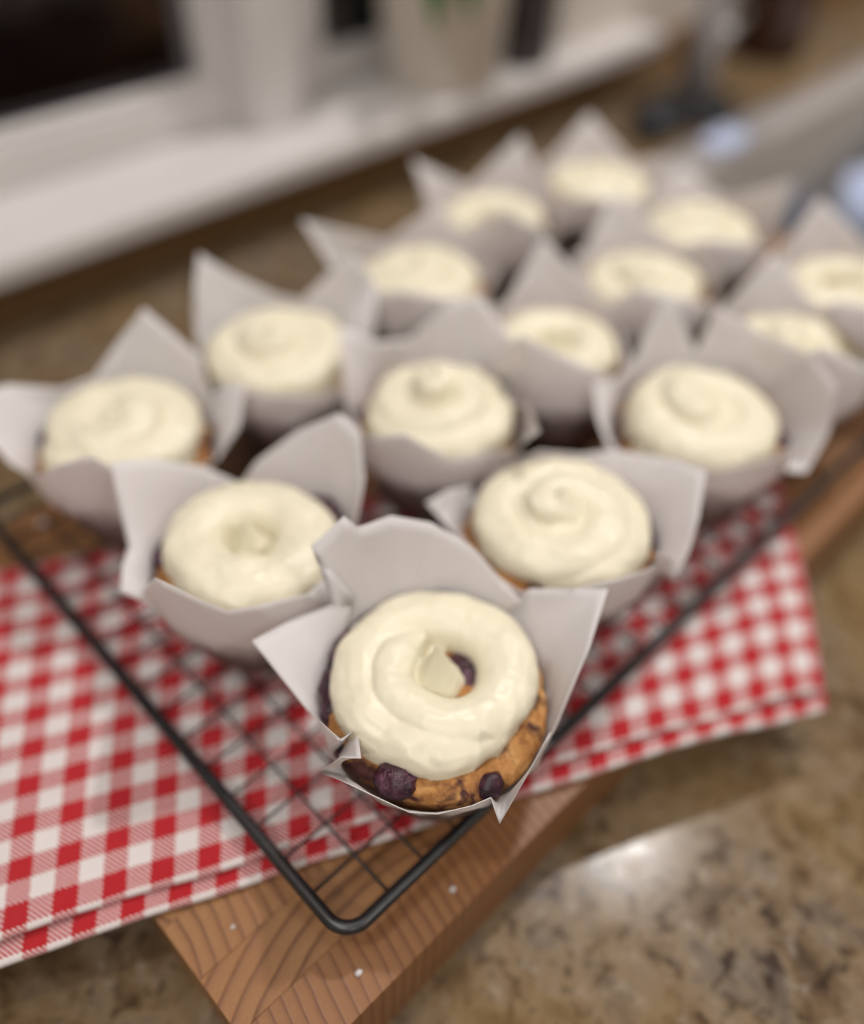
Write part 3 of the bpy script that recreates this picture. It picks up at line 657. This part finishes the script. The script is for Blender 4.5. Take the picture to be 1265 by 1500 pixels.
    for x, y, z in vs:
        c = Vector((x, y, z)); d = .07*noise.noise(c*1.5+Vector((seed*5, 0, 0)))+.02*noise.noise(c*4.5+Vector((0, seed*5, 0)))
        b_ = lean*max(0, z-pz)**1.4 if hypot(x, y) < pr*1.5 else 0
        out.append(Vector((x*(1+d*.25)+b_*cos(la), y*(1+d*.25)+b_*sin(la), CZ/scale+z+d))*K*scale)
    rows = NRR+5; fs = [(j*NA+i, j*NA+(i+1) % NA, (j+1)*NA+(i+1) % NA, (j+1)*NA+i) for j in range(1, rows-1) for i in range(NA)]
    # close the middle with a fan
    out.append(out[0]); c_ = len(out)-1; fs += [(c_, NA+i, NA+(i+1) % NA) for i in range(NA)]
    me = mesh('frosting', out, fs); bm = bmesh.new(); bm.from_mesh(me); bmesh.ops.delete(bm, geom=[v for v in bm.verts if not v.link_faces], context='VERTS')
    bmesh.ops.recalc_face_normals(bm, faces=bm.faces); bm.to_mesh(me); bm.free()
    return link('frosting', me, CREAM, parent)
LOOK = {
 'A1': ('swirl_hole', 0, 'sharp cupcake nearest the rack corner, dark berry showing below its frosting'),
 'B1': ('ring', 30, 'cupcake with frosting ring and small central point, left behind the sharp front one'),
 'A2': ('dome', -20, 'broad domed cupcake right behind the sharp front one, second along the right rail'),
 'C1': ('fold', 150, 'cupcake at the left edge, tall pointed paper behind its looped frosting'),
 'B2': ('tower', 30, 'cupcake in the middle of the rack with a tall spiral frosting peak'),
 'A3': ('fold', -30, 'cupcake with folded frosting, third from the rack corner along the right rail'),
 'C2': ('dome', 90, 'second cupcake from the left in window-side row, pointed paper at its upper left'),
 'B3': ('ring', 120, 'blurred cupcake with tall triangular paper behind and white flap in front, middle row'),
 'C3': ('dome', 200, 'blurred cupcake, third from the left in the row nearest the window'),
 'A4': ('dome', 10, 'blurred cupcake near the right edge of the photo, fourth along the right rail'),
 'B4': ('dome', 60, 'blurred cupcake, fourth from the front in the middle row'),
 'C4': ('ring', 250, 'blurred cupcake with big white paper peak behind it, fourth in window-side row'),
 'B5': ('dome', 150, 'blurred farthest cupcake of the middle row with a long paper tip pointing right'),
 'C5': ('dome', 300, 'blurred farthest cupcake at the top of the window-side row, below the faucet'),
 'A5': ('swirl_hole', 80, 'blurred cupcake cut by the right edge of the photo, farthest along the right rail')}
BER = {
 'A1': [(42, .74, 3.68, .44, 1.3), (150, 2.2, 3.72, .36, 1.6), (128, 2.2, 3.75, .34, 1.4), (-112, 2.02, 3.66, .42, 1.1), (172, 2.08, 3.6, .42, 1.5), (188, 2.1, 3.5, .3, 1.1), (88, 2.16, 3.86, .40, 1.9), (66, 2.16, 3.84, .36, 1.5), (108, 2.16, 3.8, .32, 1.4), (-62, 2.12, 3.55, .3, 1.1), (-146, 2.15, 3.5, .24, 1.2)],
 'B1': [(48, 2.16, 3.84, .36, 1.4), (28, 2.18, 3.7, .32, 1.3), (176, 2.12, 3.6, .36, 1.5), (196, 2.15, 3.45, .3, 1.0)],
 'A2': [(14, 2.12, 3.6, .36, 1.5), (-2, 2.12, 3.6, .34, 1.3)],
 'C1': [(170, 2.1, 3.6, .34, 1.4), (60, 2.1, 3.6, .3, 1.0)],
 'A3': [(-8, 2.12, 3.6, .32, 1.4), (170, 2.1, 3.6, .28, 1.2)]}
for idx, key in enumerate(['A1','B1','A2','C1','B2','A3','C2','B3','C3','A4','B4','C4','B5','C5','A5']):
    (cx, cy), rows = CUPS[key]; kind, rot, label = LOOK[key]
    e = empty('cupcake', W(cx, cy, -.01), label, 'cupcake', 'frosted berry cupcakes on the rack')
    make_wrapper(rows, e, idx*1.7); make_cake(e, idx+1.0); fro = make_frosting(e, kind, rot, idx*.77, idx < 6)
    if idx > 6: fro.scale = (.93, .93, .9); fro.location = (0, 0, .18*K)
    if key == 'A1': fro.location = Vector((.19, .19, -.03))*K; fro.scale = (1.03, 1.03, .98)
    for q, (th_, r_, z_, s_, st_) in enumerate(BER.get(key, [(170, 2.1, 3.6, .3, 1.2), (20, 2.1, 3.6, .3, 1.2)])): add_berry(e, th_, r_, z_, s_, idx*10+q, st_)

# sugar crumbs on the board and worktop
def crumb(x, y, z, s, label, seed):
    me = blob_mesh(seed, s, s*.8, s*.7, .3); me.name = 'sugar_crumb'
    o = link('sugar_crumb', me, WHITE, None); o.location = W(x, y, z+s*.55); tag(o, label, 'crumb', 'white sugar crumbs')
crumb(-.05, -.4, -1, .075, 'white crumb on the board just outside the rack corner', 1)
crumb(2.55, -.55, -1, .07, 'white crumb on the board right of the rack rail', 2)
crumb(1.3, 16.2, -1, .14, 'white crumb under the rack at its left rail near the window side', 5)
crumb(-1.4, 2.15, -1, .05, 'tiny white crumb on the board left of the rack corner', 3)
